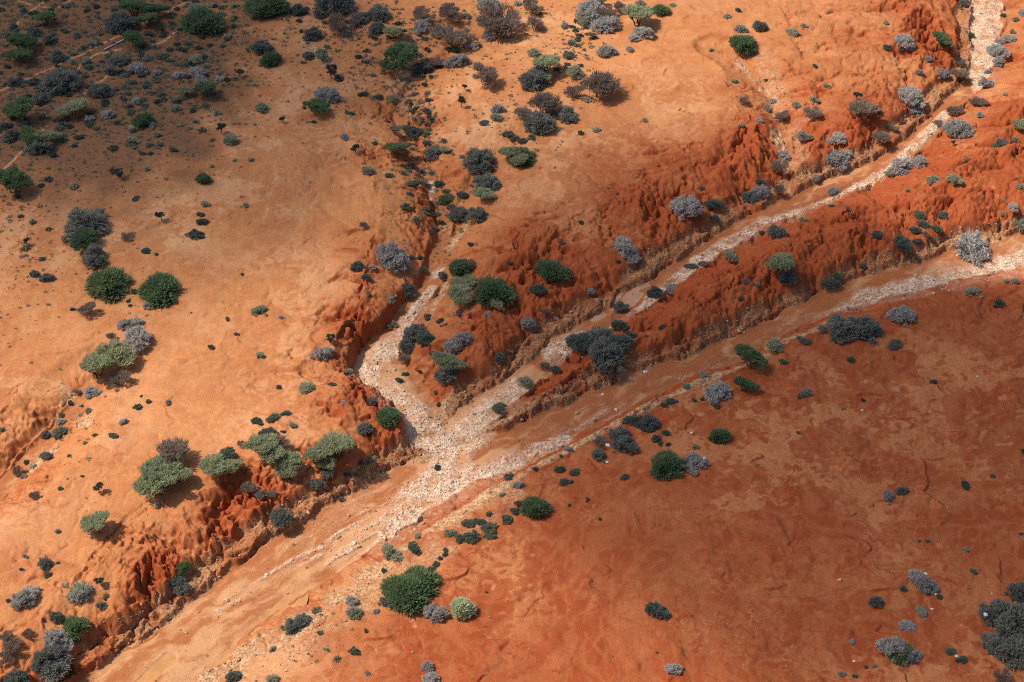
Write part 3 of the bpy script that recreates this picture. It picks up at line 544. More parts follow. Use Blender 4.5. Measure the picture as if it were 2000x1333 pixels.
# catalogue: kind, crown centre in photo pixels, width in photo pixels (each is stood on the ground it grows from)
CAT = """
g 87 33 40;g 42 82 56;g 37 108 50;t 96 77 26;t 111 109 36;s 179 85 24;g 263 76 46;g 260 13 50;g 301 18 48;g 288 36 42;t 236 43 56;y 390 20 46;d 400 40 74;c 333 31 18;s 455 34 20;s 459 11 20;o 315 56 17;c 350 57 14;c 290 65 23;s 443 72 22;t 231 117 36;k 268 132 34;t 218 136 31;c 240 140 20;s 288 112 18;c 315 110 22;s 384 115 24;k 348 145 22;k 386 141 36;k 393 157 30;y 364 177 30;g 401 174 44;s 357 189 17;t 117 158 78;t 197 175 48;t 24 160 25;t 79 191 36;g 38 212 60;y 140 211 56;k 210 222 28;k 174 231 20;d 279 234 36;k 297 245 17;k 257 250 15;s 342 210 24;s 424 220 19;k 429 154 17;o 467 142 19;o 430 250 19;s 307 263 15;s 257 274 28;c 220 289 23;c 278 299 15;c 338 292 19;s 450 272 29;s 369 250 13;s 381 236 13;s 354 245 10;g 60 266 46;y 94 265 42;t 76 286 54;t 12 245 28;t 20 264 36;c 153 268 21;t 67 62 28;t 45 20 20;c 25 52 18;k 168 118 17;s 141 121 16;c 200 120 15;c 240 192 18;k 266 196 20;c 275 146 19;k 304 142 17;c 297 181 15;s 459 313 12;s 489 311 12;s 414 324 10;s 286 329 13;s 497 166 15;
d 521 10 76;t 583 19 33;t 625 26 26;t 652 3 68;t 740 25 38;t 705 34 37;b 826 29 44;k 825 49 38;b 879 26 54;s 912 30 20;k 953 4 56;b 977 40 84;d 965 55 38;k 956 69 30;k 985 68 19;b 662 49 56;k 677 64 25;b 688 44 26;t 736 54 33;y 768 62 40;b 795 76 22;b 885 70 78;s 848 69 24;t 610 66 36;c 588 61 12;t 508 92 44;d 528 115 38;t 604 108 25;y 629 108 31;o 646 139 26;c 662 152 25;g 781 113 74;t 825 134 40;b 850 121 38;k 894 118 46;k 922 91 26;c 890 97 23;b 947 146 56;k 640 185 50;g 617 210 52;c 683 221 22;s 511 211 27;o 552 233 13;c 613 238 12;k 709 181 9;c 709 183 22;c 739 189 20;s 766 192 23;o 901 199 17;o 908 170 11;c 810 211 26;k 972 212 25;s 970 228 23;c 945 240 24;o 695 291 17;c 732 280 16;k 673 268 19;g 774 290 50;c 810 258 44;b 770 252 26;c 795 250 24;t 848 296 42;y 870 292 24;t 935 310 68;y 1000 298 44;y 1012 311 40;c 992 262 26;c 718 330 21;c 829 165 14;c 842 150 13;
k 1011 6 17;b 1038 11 46;b 1043 45 36;b 1172 3 32;k 1155 19 54;b 1185 23 42;k 1184 46 54;s 1142 43 29;b 1209 13 24;y 1246 28 58;d 1289 18 34;s 1251 6 18;s 1314 10 13;k 1258 62 38;k 1239 73 25;k 1185 100 38;k 1230 96 18;k 1103 50 17;c 1117 52 15;b 1153 68 22;c 1129 76 17;s 1041 102 25;t 1110 107 27;y 1068 122 62;c 1088 135 18;t 1043 152 60;y 1066 150 30;s 1122 141 33;b 1173 166 70;b 1122 178 38;k 1145 194 19;b 1065 201 56;t 1107 222 50;b 1022 222 36;t 1054 240 56;s 1078 220 16;s 1164 253 19;c 1135 259 16;s 1258 235 14;c 1005 270 23;c 1020 275 21;c 1038 268 21;d 1022 306 52;d 1452 85 50;k 1448 56 26;t 1484 51 29;s 1421 32 15;c 1442 19 15;s 1434 157 13;b 1453 196 19;k 1482 235 15;k 1498 210 16;s 1448 245 15;c 1497 157 12;s 1389 97 11;k 1175 149 12;
s 1547 62 25;s 1570 50 17;s 1621 23 9;c 1592 129 14;g 1838 78 46;k 1767 80 40;k 1778 93 19;c 1733 92 19;c 1760 97 15;t 1885 6 25;c 1895 67 19;k 1813 114 16;b 1875 122 26;k 1841 143 27;b 1875 146 37;k 1795 141 16;c 1960 30 15;k 1997 25 19;s 1984 38 15;k 1950 100 42;k 1972 75 25;s 1978 62 15;k 1955 82 22;k 1950 121 28;k 1926 161 30;k 1930 140 14;k 1778 186 52;k 1787 213 38;o 1674 187 19;b 1682 211 56;c 1719 219 13;s 1590 195 21;b 1586 221 36;s 1612 166 13;s 1554 204 19;k 1509 197 15;b 1527 228 28;c 1535 220 21;b 1910 199 36;b 1863 216 30;k 1915 224 17;b 1832 240 21;k 1874 253 54;k 1853 249 30;y 1990 245 28;s 1983 272 15;t 1955 282 33;o 1862 280 9;s 1884 312 12;b 1722 268 36;b 1744 250 22;k 1570 265 28;k 1639 269 30;k 1622 275 18;k 1628 312 56;k 1652 300 30;k 1762 323 58;k 1797 316 32;k 1532 303 25;b 1522 325 36;s 1965 184 11;s 1730 44 11;
g 22 353 66;c 41 422 14;t 164 438 92;g 166 468 58;t 182 498 58;s 149 410 19;s 143 363 17;c 81 362 15;o 51 470 13;d 397 349 29;c 265 388 20;o 234 339 20;s 401 398 16;s 478 401 16;o 314 421 18;c 394 432 25;c 392 418 17;c 382 458 41;b 248 463 30;c 285 490 19;c 306 497 9;d 212 553 86;d 312 564 84;t 67 535 18;t 91 542 27;b 171 604 37;c 142 604 12;c 262 569 18;c 250 588 11;c 254 597 10;k 291 595 28;k 266 628 27;k 243 633 35;k 268 660 62;b 216 658 19;c 444 623 13;c 462 653 11;c 473 536 9;s 507 606 34;
t 950 356 54;y 944 380 42;c 859 360 27;c 871 374 19;d 871 389 30;c 903 381 26;c 881 404 21;t 898 416 42;t 932 418 40;c 793 403 24;c 808 358 29;c 760 342 19;s 718 333 21;b 710 440 17;c 848 445 20;k 765 500 70;k 788 517 26;c 802 503 16;c 819 503 14;c 825 525 21;t 698 520 27;k 726 522 18;c 715 541 21;t 795 565 35;c 720 575 15;s 763 583 25;d 898 523 44;b 917 515 27;t 865 538 21;y 904 553 48;y 900 578 46;d 967 567 76;y 972 594 30;c 931 583 11;t 898 611 19;t 835 619 18;o 860 630 16;k 953 616 21;s 769 633 19;s 757 638 17;t 814 650 54;c 832 662 42;t 796 676 32;k 905 660 36;k 549 620 10;c 995 513 12;o 645 662 18;
d 1078 527 64;t 1098 477 20;k 1339 403 60;c 1392 397 40;c 1396 427 28;t 1468 387 37;k 1485 372 34;c 1484 355 21;k 1220 480 54;k 1235 502 32;c 1207 510 13;c 1135 434 14;c 1370 368 15;c 1050 564 36;k 1153 568 17;b 1062 608 19;c 1348 520 27;c 1372 515 18;s 1429 499 36;c 1490 455 18;c 1278 570 38;k 1310 564 26;t 1212 599 27;c 1212 636 38;c 1235 655 32;c 1295 640 19;t 1142 670 62;t 1182 690 76;t 1176 662 66;t 1212 668 50;b 1456 550 17;s 1479 555 12;c 1447 583 15;y 1524 514 66;t 1541 541 36;k 1030 630 29;
t 1517 453 35;x 1660 410 22;s 1569 430 18;c 1625 403 13;k 1630 374 26;k 1594 348 19;b 1522 370 23;k 1738 338 20;k 1772 337 15;s 1824 352 27;s 1864 350 31;c 1774 373 10;t 1715 458 25;c 1797 419 28;c 1803 437 27;c 1830 446 25;c 1788 450 25;c 1808 457 17;c 1820 466 17;c 1761 474 50;c 1791 471 21;c 1846 420 33;k 1979 405 25;s 1957 419 14;s 1959 392 11;s 1994 364 19;s 1992 432 34;k 1899 480 80;t 1687 521 16;c 1792 505 14;t 1622 552 31;d 1636 540 19;s 1902 570 33;s 1967 550 15;k 1983 549 15;c 1952 593 28;k 1761 615 52;t 1645 640 68;t 1690 639 64;c 1570 664 33;
y 226 694 68;y 187 714 62;b 232 740 46;k 180 766 35;b 150 766 19;c 137 786 14;c 160 793 9;c 119 811 15;k 117 822 19;s 156 811 11;t 117 843 34;t 88 848 21;t 91 890 25;c 51 903 15;s 67 910 14;s 45 931 15;b 35 920 21;t 4 839 11;k 240 823 17;c 221 851 21;c 186 850 14;c 268 795 21;c 290 784 13;k 328 786 14;c 276 774 8;s 166 865 10;c 135 890 9;b 341 882 66;y 312 918 84;y 304 944 74;y 345 926 56;y 418 910 62;y 446 912 52;c 444 887 46;o 193 954 21;c 118 954 13;c 160 930 9;b 65 968 21;c 413 678 16;b 470 867 19;k 306 987 16;c 502 823 28;b 483 953 34;
k 631 688 38;s 680 727 23;s 508 694 19;c 545 756 15;s 597 757 38;c 648 752 18;c 556 808 21;c 533 816 29;s 572 830 15;c 553 843 12;c 522 847 40;y 512 872 66;y 530 888 56;b 547 866 38;y 562 908 54;y 656 875 74;y 613 889 44;y 636 904 36;t 640 922 32;t 618 943 31;c 677 926 17;c 705 903 18;s 728 898 17;d 757 813 46;t 712 836 29;t 726 783 18;k 672 785 12;b 790 701 21;k 888 675 46;y 875 708 58;t 873 731 44;t 972 696 25;c 990 687 17;c 780 742 18;c 791 730 15;c 820 726 11;c 845 690 17;c 851 766 12;c 858 790 14;c 975 796 32;c 855 913 17;t 508 965 23;b 530 966 21;t 548 1005 38;t 552 1022 36;c 995 931 23;k 980 966 14;
c 1086 722 27;s 1025 745 28;b 1064 715 19;g 1466 698 62;g 1454 751 48;s 1375 734 25;s 1339 753 16;k 1400 765 52;c 1356 781 13;c 1372 779 12;c 1400 793 17;c 1312 784 25;c 1298 791 17;t 1267 825 46;c 1232 818 32;c 1245 828 21;t 1210 848 42;t 1222 868 46;t 1170 887 31;b 1172 862 30;t 1281 856 19;c 1301 845 21;c 1290 866 14;c 1305 868 13;d 1406 850 35;d 1303 908 66;k 1359 898 44;k 1349 916 27;c 1094 917 23;c 1122 922 24;c 1105 941 29;c 1220 932 20;c 1147 976 14;c 1112 987 9;d 1046 990 54;c 1012 983 17;c 1006 998 23;k 1013 946 23;c 1045 916 13;c 1097 891 11;k 1110 877 16;s 1358 873 15;
s 1513 675 35;c 1748 673 33;c 1662 702 19;c 1823 745 17;s 1577 765 21;c 1564 773 17;c 1686 782 11;c 1530 706 20;k 1735 967 27;t 1762 957 25;c 1885 947 24;c 1939 930 13;o 1998 882 13;c 1559 845 10;
y 189 1022 54;t 86 1100 31;c 93 1122 17;c 42 1112 11;c 112 1100 11;s 48 1086 12;k 43 1170 46;k 58 1158 42;c 17 1174 13;s 148 1152 52;k 160 1158 44;o 195 1136 19;c 206 1165 17;c 199 1183 27;d 358 1108 30;t 345 1134 36;t 356 1148 36;d 143 1222 52;t 109 1205 25;k 106 1243 46;k 122 1258 38;t 92 1282 64;t 104 1300 62;c 152 1252 15;c 84 1210 11;b 13 1243 29;b 20 1262 44;b 13 1285 34;t 28 1328 56;b 53 1238 21;c 297 1050 11;c 426 1054 13;s 112 1037 11;t 454 1322 31;
s 762 1078 48;d 780 1146 70;d 818 1140 74;d 800 1160 78;k 850 1195 48;p 899 1189 47;t 752 1175 23;t 570 1224 34;t 591 1212 34;s 690 1196 30;k 688 1174 27;c 692 1272 26;c 625 1236 14;c 750 1115 16;c 807 1066 25;c 814 1077 21;s 818 1047 19;c 915 1022 31;c 955 1030 35;c 957 1045 29;c 920 1048 37;c 900 1052 25;s 882 1040 27;c 937 1018 27;c 990 1015 26;c 870 1075 15;c 870 1084 14;c 860 1091 14;c 852 1102 19;c 843 1112 18;c 715 1232 13;k 717 1314 13;k 835 1302 25;k 840 1327 33;s 532 1268 16;s 637 1268 13;s 532 1325 25;k 735 1194 13;c 954 1004 17;c 950 1156 8;
c 1275 1188 38;t 1291 1196 36;k 1316 1306 33;c 1172 1014 9;c 1284 1275 6;
k 1795 1130 42;k 1810 1142 42;c 1765 1150 18;t 1711 1175 27;c 1835 1165 17;c 1901 1116 17;k 1800 1194 28;k 1771 1222 31;k 1742 1264 56;d 1756 1272 54;k 1771 1278 48;t 1992 1155 50;t 1950 1195 70;t 1990 1215 90;t 1945 1258 60;t 1985 1270 80;c 1857 1272 24;c 1878 1288 26;b 1957 1321 36;c 1812 1057 12;c 1795 1057 9;k 1886 1074 13;c 1994 1043 10;k 1644 1316 15;c 1669 1320 13;k 1664 1254 13;c 1692 1303 12;k 1707 1300 10
"""
HEIGHT = {(944,380):.9,(945,240):.45,(382,458):.6,(904,553):.7,(1310,564):.5,(1429,499):.55,(1570,664):.5,(1800,1194):.45,(1771,1222):.45,(265,388):.5,(248,463):.35,(1372,515):.5,(1348,520):.55,(212,553):.8,(312,564):.85,(967,567):.85,(1210,848):1.15,(1541,541):1.1,(1235,502):1.15,(1787,213):1.1}
NOUN = {'g':('acacia_tree','acacia tree','tree'),'y':('acacia_tree','acacia tree','tree'),'d':('round_bush','domed bush','bush'),'k':('twiggy_shrub','twiggy shrub','shrub'),'t':('dense_shrub','dense shrub','shrub'),
        'c':('cushion_shrub','cushion shrub','shrub'),'b':('bare_shrub','leafless shrub','shrub'),'s':('wispy_shrub','wispy shrub','shrub'),'p':('round_bush','rounded bush','bush'),'o':('stalky_shrub','stalked shrub','shrub'),'x':('dead_sapling','dead sapling','dead tree')}
COLOUR = {'g':'green','y':'grey-green','d':'green','k':'silver-grey','t':'slate','c':'dark-green','b':'brown','s':'sage','p':'pale-green','o':'blackish','x':'brown'}
MARKS = [(866,850,'gravel fork'),(799,1148,'huge spiky bush'),(899,1189,'pale-green bush'),(1172,678,'huge tongue thicket'),(312,918,'biggest spreading acacia'),(444,887,'inky round shrub'),
 (212,553,'oval dome bush'),(164,438,'long slate thicket'),(947,146,'bare umbrella tree'),(1899,480,'white-trunked round shrub'),(1668,640,'wide slate thicket'),(1303,908,'bag-side spiky bush'),
 (1975,1225,'dark corner thicket'),(1078,527,'bright-green bank bush'),(1524,514,'drooping ridge acacia'),(1246,28,'pale far acacia'),(1452,85,'bright-slope round bush'),(223,89,'fallen pole'),
 (617,210,'vivid flat acacia'),(922,1036,'cushion ring'),(1778,186,'crumbling-bank silver shrub'),(935,310,'oval dark shrub'),(1756,1272,'two-tone bush'),(22,353,'frame-edge acacia'),(98,1290,'tall near thicket'),
 (631,688,'cliff-edge silver shrub'),(1922,70,'white gravel mouth'),(765,500,'gully silver thicket'),(781,113,'dark gully acacia'),(521,10,'far-edge green bush'),(1466,698,'clear-trunked acacia'),
 (1838,78,'badland-spur acacia'),(1339,403,'frosty bank shrub'),(1761,474,'ridge cushion colony'),(656,875,'broad bank acacia'),(117,158,'big shaded bush'),(1173,166,'wide brown shrub'),(401,174,'vivid little acacia'),(1802,1136,'bag-caught silver shrub'),(189,1022,'floating-crown acacia'),(143,1222,'vivid near-bank bush'),(967,567,'wide mound bush'),(1735,967,'twiggy red-flat pair'),(1283,1192,'elongated red-flat shrub'),(1762,323,'yellow-pool silver shrub')]
OWN = {(800,1160):'huge spiky green bush, lowest clump of three',(780,1146):'huge spiky green bush, its outer clump facing the wash',(818,1140):'huge spiky green bush, its clump facing the red flat',(899,1189):'pale green rounded bush glowing beside a silver twiggy shrub',
 (1142,670):'tongue thicket between two washes, slate clump facing the fork',(1182,690):'tongue thicket between two washes, lowest and widest slate clump',(1176,662):'tongue thicket between two washes, slate clump in its middle',(1212,668):'tongue thicket between two washes, slate clump touching green cushions',(312,918):'big spreading grey-green acacia, high clump of three merging crowns',(304,944):'big spreading grey-green acacia, low clump of three merging crowns',(345,926):'big spreading grey-green acacia, clump nearest the inky shrub',(444,887):'inky round shrub pressed between two grey-green acacias',
 (212,553):'oval green dome bush lying on open sand',(312,564):'broad green bush casting a soft shadow on open sand',(164,438):'long slate thicket directly above a flat green acacia',(166,468):'flat bright acacia squeezed between two slate shrubs',(182,498):'slate shrub directly below a flat bright acacia',
 (947,146):'bare umbrella tree with brown twigs alone on pale sand',(1899,480):'round silver shrub with a white trunk beside the broad gravel wash',(1645,640):'wide slate thicket by the broad wash, bushier half',(1690,639):'wide slate thicket by the broad wash, half towards the single round shrub',(1761,615):'single round silver shrub just past a wide slate thicket',
 (1303,908):'spiky green bush with a bag-strewn silver shrub beside it',(1078,527):'bright green bush alone on the dark eroded bank',(1524,514):'drooping olive acacia leaning over a slate shrub on the ridge',(1246,28):'fresh pale acacia throwing a shadow on the far bright sand',(1452,85):'large round bush alone on the bright rippled slope',
 (617,210):'vivid flat acacia with a shadow on smooth sand below a silver shrub',(1778,186):'large silver shrub hanging over the crumbling far bank',(22,353):'large acacia cut by the frame edge with shadow behind',(631,688):'silver shrub lying at the cliff edge above the gully',(1466,698):'acacia with a clear bare trunk standing on the wash edge',
 (141,10):'',(521,10):'large green bush cut off by the far edge of view',(781,113):'dark flat acacia with a white stem at the gully head',(189,1022):'small acacia whose crown floats over its own round shadow',(401,174):'vivid little acacia with a crisp shadow at the scrub edge'}
def add(name, me, parent=None, loc=None):
    o = bpy.data.objects.new(name, me); C.objects.link(o)
    if parent is not None: o.parent = parent
    if loc is not None: o.location = loc
    return o
items = []
for q in CAT.replace('\n', '').split(';'):
    q = q.split()
    if len(q) >= 4: items.append((q[0], float(q[1]), float(q[2]), float(q[3])*(.88 if q[0] == 'c' else 1.02)))
def direction(dx, dy):
    a = math.degrees(math.atan2(-dy, dx)) % 360
    return ['right of','above-right of','above','above-left of','left of','below-left of','below','below-right of'][int((a+22.5)//45) % 8]
def size_word(k, w):
    t = (22, 40, 62) if k in 'gydtkb' else (13, 20, 28)
    return 'tiny' if w < t[0] else 'small' if w < t[1] else 'medium' if w < t[2] else 'large'
def ground_word(px_, py_):
    X_, Y_, _z = on_ground(np.array([px_]), np.array([py_]))
    v = np.clip(np.interp(Y_, yd, np.arange(NV)), 0, NV-1).astype(int); u = np.clip((X_/np.interp(Y_, yd, sd_)+1.14)/2.28*(NU-1), 0, NU-1).astype(int)
    b, g_, bd_, ol_ = bed[v,u][0], stony[v,u][0], bad[v,u][0], olive[v,u][0]
    return 'in wash bed' if b > .5 else 'on stony ground' if g_ > .4 else 'on eroded slope' if bd_ > .4 else 'in dark scrub' if ol_ > .5 else 'on smooth soil'
drafts = {}
for n_, (k, px_, py_, wd_) in enumerate(items):
    ds = sorted(MARKS, key=lambda m: (m[0]-px_)**2+(1.3*(m[1]-py_))**2)
    m = next(m for m in ds if (m[0]-px_)**2+(m[1]-py_)**2 > 100)
    own = OWN.get((px_, py_))
    lab = own or '%s %s %s %s %s the %s' % (size_word(k, wd_), COLOUR[k], NOUN[k][1], ground_word(px_, py_), direction(px_-m[0], py_-m[1]), m[2])
    drafts.setdefault(lab, []).append((math.hypot(px_-m[0], py_-m[1]), n_))
ORD = ['nearest', 'second nearest', 'third nearest', 'fourth nearest', 'fifth nearest', 'sixth nearest', 'seventh nearest', 'eighth nearest', 'ninth nearest']
labels = {}
for lab, L in drafts.items():
    for r_, (_, n_) in enumerate(sorted(L)):
        labels[n_] = lab if len(L) == 1 else ORD[min(r_, 8)]+' '+lab
GROUP = {'g':'green acacia trees','y':'grey-green acacia trees','d':'green domed bushes','k':'silver twiggy shrubs','t':'slate dense shrubs','c':'dark cushion shrubs','b':'leafless brown shrubs','s':'sage wispy shrubs','o':'stalked blackish shrubs'}
rng = np.random.default_rng(7)
placed = []
for n_, (k, px_, py_, wd_) in enumerate(items):
    V = PROTO[k]; fol, wood, zc = V[rng.integers(len(V))]
    hs = HEIGHT.get((px_, py_), 1.0)*rng.uniform(.9, 1.1)
    x0, y0, z0 = on_ground(np.array([px_]), np.array([py_]))
    for _ in range(4):
        _, _, dp = proj(x0, y0, z0); s = wd_*dp/FP/2.0
        x0, y0, z0 = on_ground(np.array([px_]), np.array([py_]), zc*s*hs)
    x0, y0, z0, s = float(x0[0]), float(y0[0]), float(z0[0]), float(s[0])
    name, _, cat = NOUN[k]
    rot = rng.random()*6.283; tilt = rng.normal(size=2)*.06
    if wd_ >= 24 or k in 'gyox':
        root = add(name, None, None, (x0, y0, z0))
        root.rotation_euler = (tilt[0], tilt[1], rot); root.scale = (s, s*rng.uniform(.85, 1.1), s*hs)
        tree = k in 'gyox'
        add('crown' if tree else 'foliage', fol, root); add('trunk' if tree else 'stem', wood, root)
    else:
        root = add(name, fol, None, (x0, y0, z0)); root.rotation_euler = (tilt[0], tilt[1], rot); root.scale = (s, s*rng.uniform(.85, 1.1), s*hs)
    root['label'] = labels[n_]; root['category'] = cat
    if k in GROUP: root['group'] = GROUP[k]
    placed.append((px_, py_, wd_))

# ---------------------------------------------------------------- scattered low tufts: the larger ones stand as things, the rest is ground cover
def tuft_density(px_, py_):
    def g(cx, cy, rx, ry, a=1): return a*np.exp(-((px_-cx)/rx)**2-((py_-cy)/ry)**2)
    d = g(60, 80, 330, 190, 1.5)+g(330, 60, 170, 110, .55)+g(300, 260, 130, 90, .2)+g(40, 450, 90, 170, .33)+g(700, 40, 160, 60, .6)+g(760, 130, 90, 80, .45)+g(1120, 70, 60, 70, .5)+g(1050, 240, 70, 60, .35)+g(830, 230, 55, 100, .55)+g(680, 170, 70, 60, .22)+g(900, 60, 130, 55, .6)+g(270, 480, 60, 40, .15)+g(250, 590, 60, 40, .18)+g(640, 100, 90, 50, .2)+g(990, 200, 60, 80, .2)+g(880, 440, 40, 60, .25)+g(1120, 120, 30, 60, .6)+g(130, 830, 50, 60, .25)+g(1530, 220, 30, 70, .25)+g(620, 1230, 60, 60, .1)+g(820, 330, 40, 130, .6)+g(870, 440, 40, 70, .35)+g(930, 340, 40, 60, .3)
    return np.clip(d, 0, 1)+.004
T = 120000
tx = rng.random(T)*2080-40; ty = rng.random(T)**1.0*1350-10
keep = rng.random(T) < np.maximum(tuft_density(tx, ty)*.5-.001, .0007)
tx, ty = tx[keep], ty[keep]
for a, b, c in placed:
    k_ = (tx-a)**2+((ty-b)*1.5)**2 > (c*.45)**2; tx, ty = tx[k_], ty[k_]
wx, wy, wz = on_ground(tx, ty)
size = np.exp(rng.normal(size=len(tx))*.5)*.14
size = np.clip(size*(.8+1.0*np.clip(tuft_density(tx, ty)*1.2, 0, 1)), .06, .6)
order = np.argsort(-size*FP/proj(wx, wy, wz)[2])
def tuft(seed):
    g = np.random.default_rng(seed); n = 90
    d = nrm(g.normal(size=(n, 3))*np.array([1, 1, .7])+np.array([0, 0, .5])); d[:,2] = np.abs(d[:,2])
    p = d*(.15+.45*g.random((n, 1)))*np.array([1, 1, .8])
    return blades(g, p, nrm(d+.5*g.normal(size=(n, 3))), .45*(.6+.8*g.random(n)), .17*(.7+.6*g.random(n)))
tv = [tuft(50+i) for i in range(5)]
tms = [mesh_np('tuft', v, f, M['cushion' if i < 3 else 'ink'], False) for i, (v, f) in enumerate(tv)]
for q, i in enumerate(order[:280]):
    o = add('scrub_tuft', tms[q % 5], None, (wx[i], wy[i], wz[i])); o.rotation_euler[2] = rng.random()*6.28; o.scale = (size[i]*1.1, size[i]*1.1, size[i]*.85)
    o['label'] = 'low dark scrub tuft dotting the red soil'; o['category'] = 'tuft'; o['group'] = 'low dark scrub tufts'
Vv = []; Ff = []; off = 0
for q, i in enumerate(order[280:]):
    v, f = tv[q % 5]; sel = 26; j = rng.integers(0, 64)
    v = v[j*5:(j+sel)*5]*1.15; f = f[:sel]
    a = rng.random()*6.28; ca, sa = math.cos(a), math.sin(a)
    r = np.column_stack([v[:,0]*ca-v[:,1]*sa, v[:,0]*sa+v[:,1]*ca, v[:,2]*.8])*size[i]+np.array([wx[i], wy[i], wz[i]])
    Vv.append(r); Ff.append(f+off); off += len(v)
o = add('ground_cover', mesh_np('ground_cover', np.vstack(Vv), np.vstack(Ff), M['cushion'], False)); o['kind'] = 'stuff'

# ---------------------------------------------------------------- stones of the washes and stony slopes (uncountable gravel)
def stones():
    g = np.random.default_rng(11)
    def lookup(F, xx, yy):
        v = np.clip(np.interp(yy, yd, np.arange(NV)), 0, NV-1).astype(int); u = np.clip((xx/np.interp(yy, yd, sd_)+1.14)/2.28*(NU-1), 0, NU-1).astype(int)
        return F[v, u]
    n = 420000
    px_ = g.random(n)*2100-50; py_ = g.random(n)*1420-40
    xx, yy = unproj(px_, py_, -1.2)
    gv = lookup(grav, xx, yy); pb = lookup(stony, xx, yy); bd = lookup(bed, xx, yy)
    pr = np.clip(gv*.55+pb*.30+bd*.012+.0006, 0, 1)
    k = g.random(n) < pr
    xx, yy, gv = xx[k], yy[k], gv[k]; n = len(xx)
    zz = height(xx, yy)
    t = (1+5**.5)/2
    ico = np.array([(-1,t,0),(1,t,0),(-1,-t,0),(1,-t,0),(0,-1,t),(0,1,t),(0,-1,-t),(0,1,-t),(t,0,-1),(t,0,1),(-t,0,-1),(-t,0,1)], float)/math.sqrt(1+t*t)
    fc = np.array([(0,11,5),(0,5,1),(0,1,7),(0,7,10),(0,10,11),(1,5,9),(5,11,4),(11,10,2),(10,7,6),(7,1,8),(3,9,4),(3,4,2),(3,2,6),(3,6,8),(3,8,9),(4,9,5),(2,4,11),(6,2,10),(8,6,7),(9,8,1)])
    s = np.clip(np.exp(g.normal(size=n)*.5)*.046, .022, .24)
    sc3 = s[:,None]*(.7+.6*g.random((n, 3)))*np.array([1, 1, .65])
    v = ico[None]*sc3[:,None,:]*(1+.22*g.normal(size=(n, 12, 1)))
    a = g.random(n)*6.28; ca, sa = np.cos(a)[:,None], np.sin(a)[:,None]
    v = np.stack([v[...,0]*ca-v[...,1]*sa, v[...,0]*sa+v[...,1]*ca, v[...,2]], -1)
    v += np.column_stack([xx, yy, zz+.25*s])[:,None,:]
    f = fc[None]+(np.arange(n)*12)[:,None,None]
    m = N('stone')
    at = m.n('Attribute', attribute_name='tone'); se = m.n('SeparateColor'); m.l(at.outputs['Color'], se.inputs[0])
    col = m.mix(se.outputs[1], (.54, .33, .185), (.78, .62, .49))
    col = m.mix(se.outputs[0], m.mix(1.0, col, (.5, .45, .42), 'MULTIPLY'), col)
    m.l(col, m.b.inputs['Base Color'])
    me = mesh_np('gravel', v.reshape(-1, 3), f.reshape(-1, 3), m.m, False)
    put_attr(me, 'tone', np.repeat(g.random(n)**.7, 12), np.repeat(np.clip(gv*1.3, 0, 1), 12), np.zeros(n*12))
    o = add('gravel', me); o['kind'] = 'stuff'
    return n
print('stones', stones(), 'tufts', len(tx), 'plants', len(items))

# ---------------------------------------------------------------- shallow muddy water left in hollows of the wash
def pool(x0, y0, x1, y1, r, z, col):
    ax, ay = unproj(np.array([x0, x1], float), np.array([y0, y1], float), z)
    d = np.array([ax[1]-ax[0], ay[1]-ay[0]]); L = np.hypot(*d); d /= L; n = np.array([-d[1], d[0]]); rw = r*2.4*.065
    P = []
    for t in np.linspace(0, 2*math.pi, 40, endpoint=False):
        u = L/2+(L/2+rw)*math.cos(t); v = rw*math.sin(t)*1.3
        P.append((ax[0]+d[0]*u+n[0]*v, ay[0]+d[1]*u+n[1]*v, z))
    P.append((ax.mean(), ay.mean(), z)); f = np.array([(i, (i+1) % 40, 40) for i in range(40)])
    m = N('muddy_water'); p_ = m.n('NewGeometry').outputs['Position']
    m.l(m.mix(m.ramp(m.noise(p_, .9, 4), (.3, 0.0), (.7, 1.0)), tuple(c*.8 for c in col), tuple(min(1, c*1.1) for c in col)), m.b.inputs['Base Color'])
    m.b.inputs['Roughness'].default_value = .3; m.b.inputs['Specular IOR Level'].default_value = .35
    o = add('water', mesh_np('water', np.array(P), f, m.m, False)); o['kind'] = 'structure'
for q in POOLS: pool(*q)

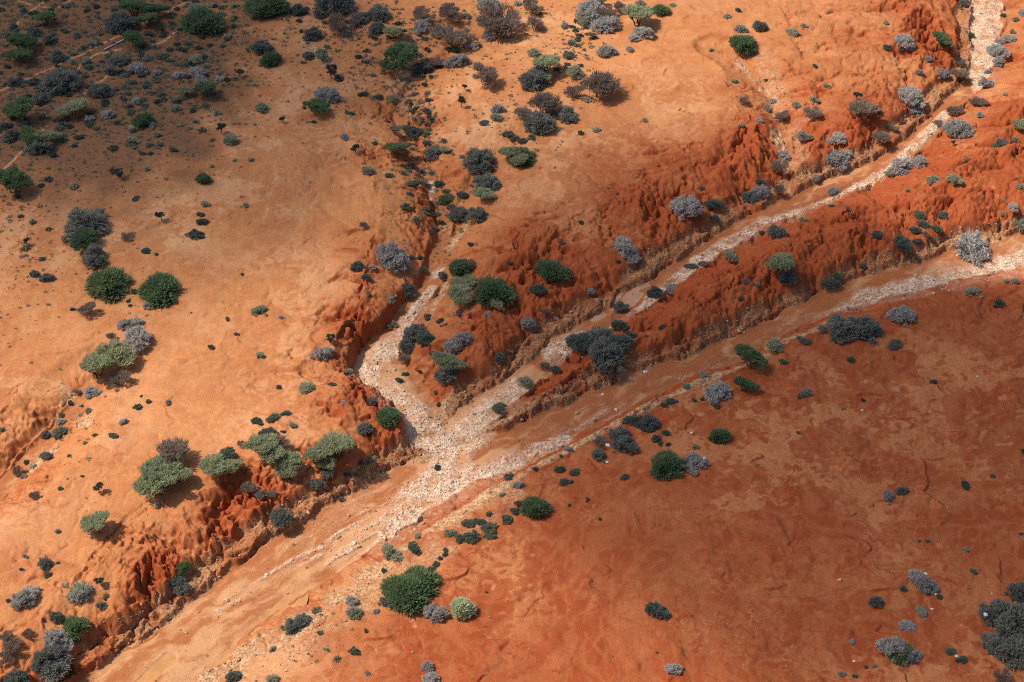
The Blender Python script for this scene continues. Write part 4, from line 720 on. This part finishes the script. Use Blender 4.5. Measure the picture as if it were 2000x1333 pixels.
# ---------------------------------------------------------------- white litter and the fallen pole
plastic = N('white_plastic'); plastic.b.inputs['Base Color'].default_value = (.66,.67,.68,1); plastic.b.inputs['Roughness'].default_value = .45
def bag_mesh(seed):
    g = np.random.default_rng(seed); n, k = 8, 10; V = []
    for i in range(n):
        for j in range(k):
            a = j/k*2*math.pi; ph = -.35+(i/(n-1))*1.9
            r = max(.04, math.cos(ph*.95))*(1+.35*g.normal()*.6)
            V.append((r*math.cos(a), .75*r*math.sin(a), .12+.42*math.sin(ph)+.08*g.normal()))
    V.append((0, 0, -.02)); F = [(i*k+j, i*k+(j+1) % k, (i+1)*k+(j+1) % k, (i+1)*k+j) for i in range(n-1) for j in range(k)]
    return mesh_np('bag', np.array(V), np.array(F), plastic.m, False)
bags = [bag_mesh(i) for i in range(4)]
LIT = [(693,6,9,'white bag at the far edge beside a slate shrub'),(1137,697,6,'small white bag at the foot of the huge slate thicket'),(1260,727,9,'pale bag lying in the wash below the eroded bank'),(1203,801,7,'white bag on the dark patch of the wash bed'),
 (1186,903,7,'white bag on red soil below two slate shrubs'),(1187,870,10,'white bag caught in leafless twigs beside slate shrubs'),(1376,895,6,'white bag caught high in the silver shrub beside the spiky green bush'),(1360,914,6,'white bag low in the silver shrub beside the spiky green bush'),
 (1351,846,6,'white bag in the little crack near a domed bush'),(1808,1121,7,'white bag caught in the silver shrub on the red flat'),(1828,1161,6,'white bag touching a small cushion shrub on the red flat'),(1820,1190,6,'white bag alone beside a flattened silver shrub'),
 (1925,1201,9,'white bag caught in the dark corner thicket'),(1668,1292,6,'white scrap on bare soil beside the two-tone bush'),(1868,1282,7,'white bag between two bright cushion shrubs'),(1684,802,5,'tiny white scrap on the streaky red flat'),(1177,771,6,'white scrap in the middle of the smooth wash bed'),(1870,499,6,'white scrap at the foot of the round silver shrub'),(1909,736,4,'tiny white scrap on the bare dark red flat'),(1937,1160,4,'tiny white scrap between the corner thicket and open soil')]
for n_, (a, b, c, lab) in enumerate(LIT):
    lift = .9 if 'caught' in lab else 0.0
    X_, Y_, Z_ = on_ground(np.array([a]), np.array([b]), lift); _, _, dp = proj(X_, Y_, Z_)
    o = add('plastic_bag', bags[n_ % 4], None, (X_[0], Y_[0], Z_[0]+lift)); s = c*dp[0]/FP/2; o.scale = (s, s, s); o.rotation_euler[2] = n_*1.7
    o['label'] = lab; o['category'] = 'litter'; o['group'] = 'white litter'
X_, Y_, Z_ = on_ground(np.array([203, 223, 226, 244]), np.array([99.5, 89.5, 88, 79]))
P1 = np.column_stack([X_, Y_, Z_+.12])
v, f = tubes([(P1[:2], [.09, .09]), (P1[1:3], [.05, .05]), (P1[2:], [.10, .10])], 8)
chalk = N('weathered_pole'); chalk.b.inputs['Base Color'].default_value = (.62,.56,.52,1)
o = add('fallen_pole', mesh_np('pole', v, f, chalk.m)); o['label'] = 'long pale pole lying broken in the dark scrub'; o['category'] = 'pole'
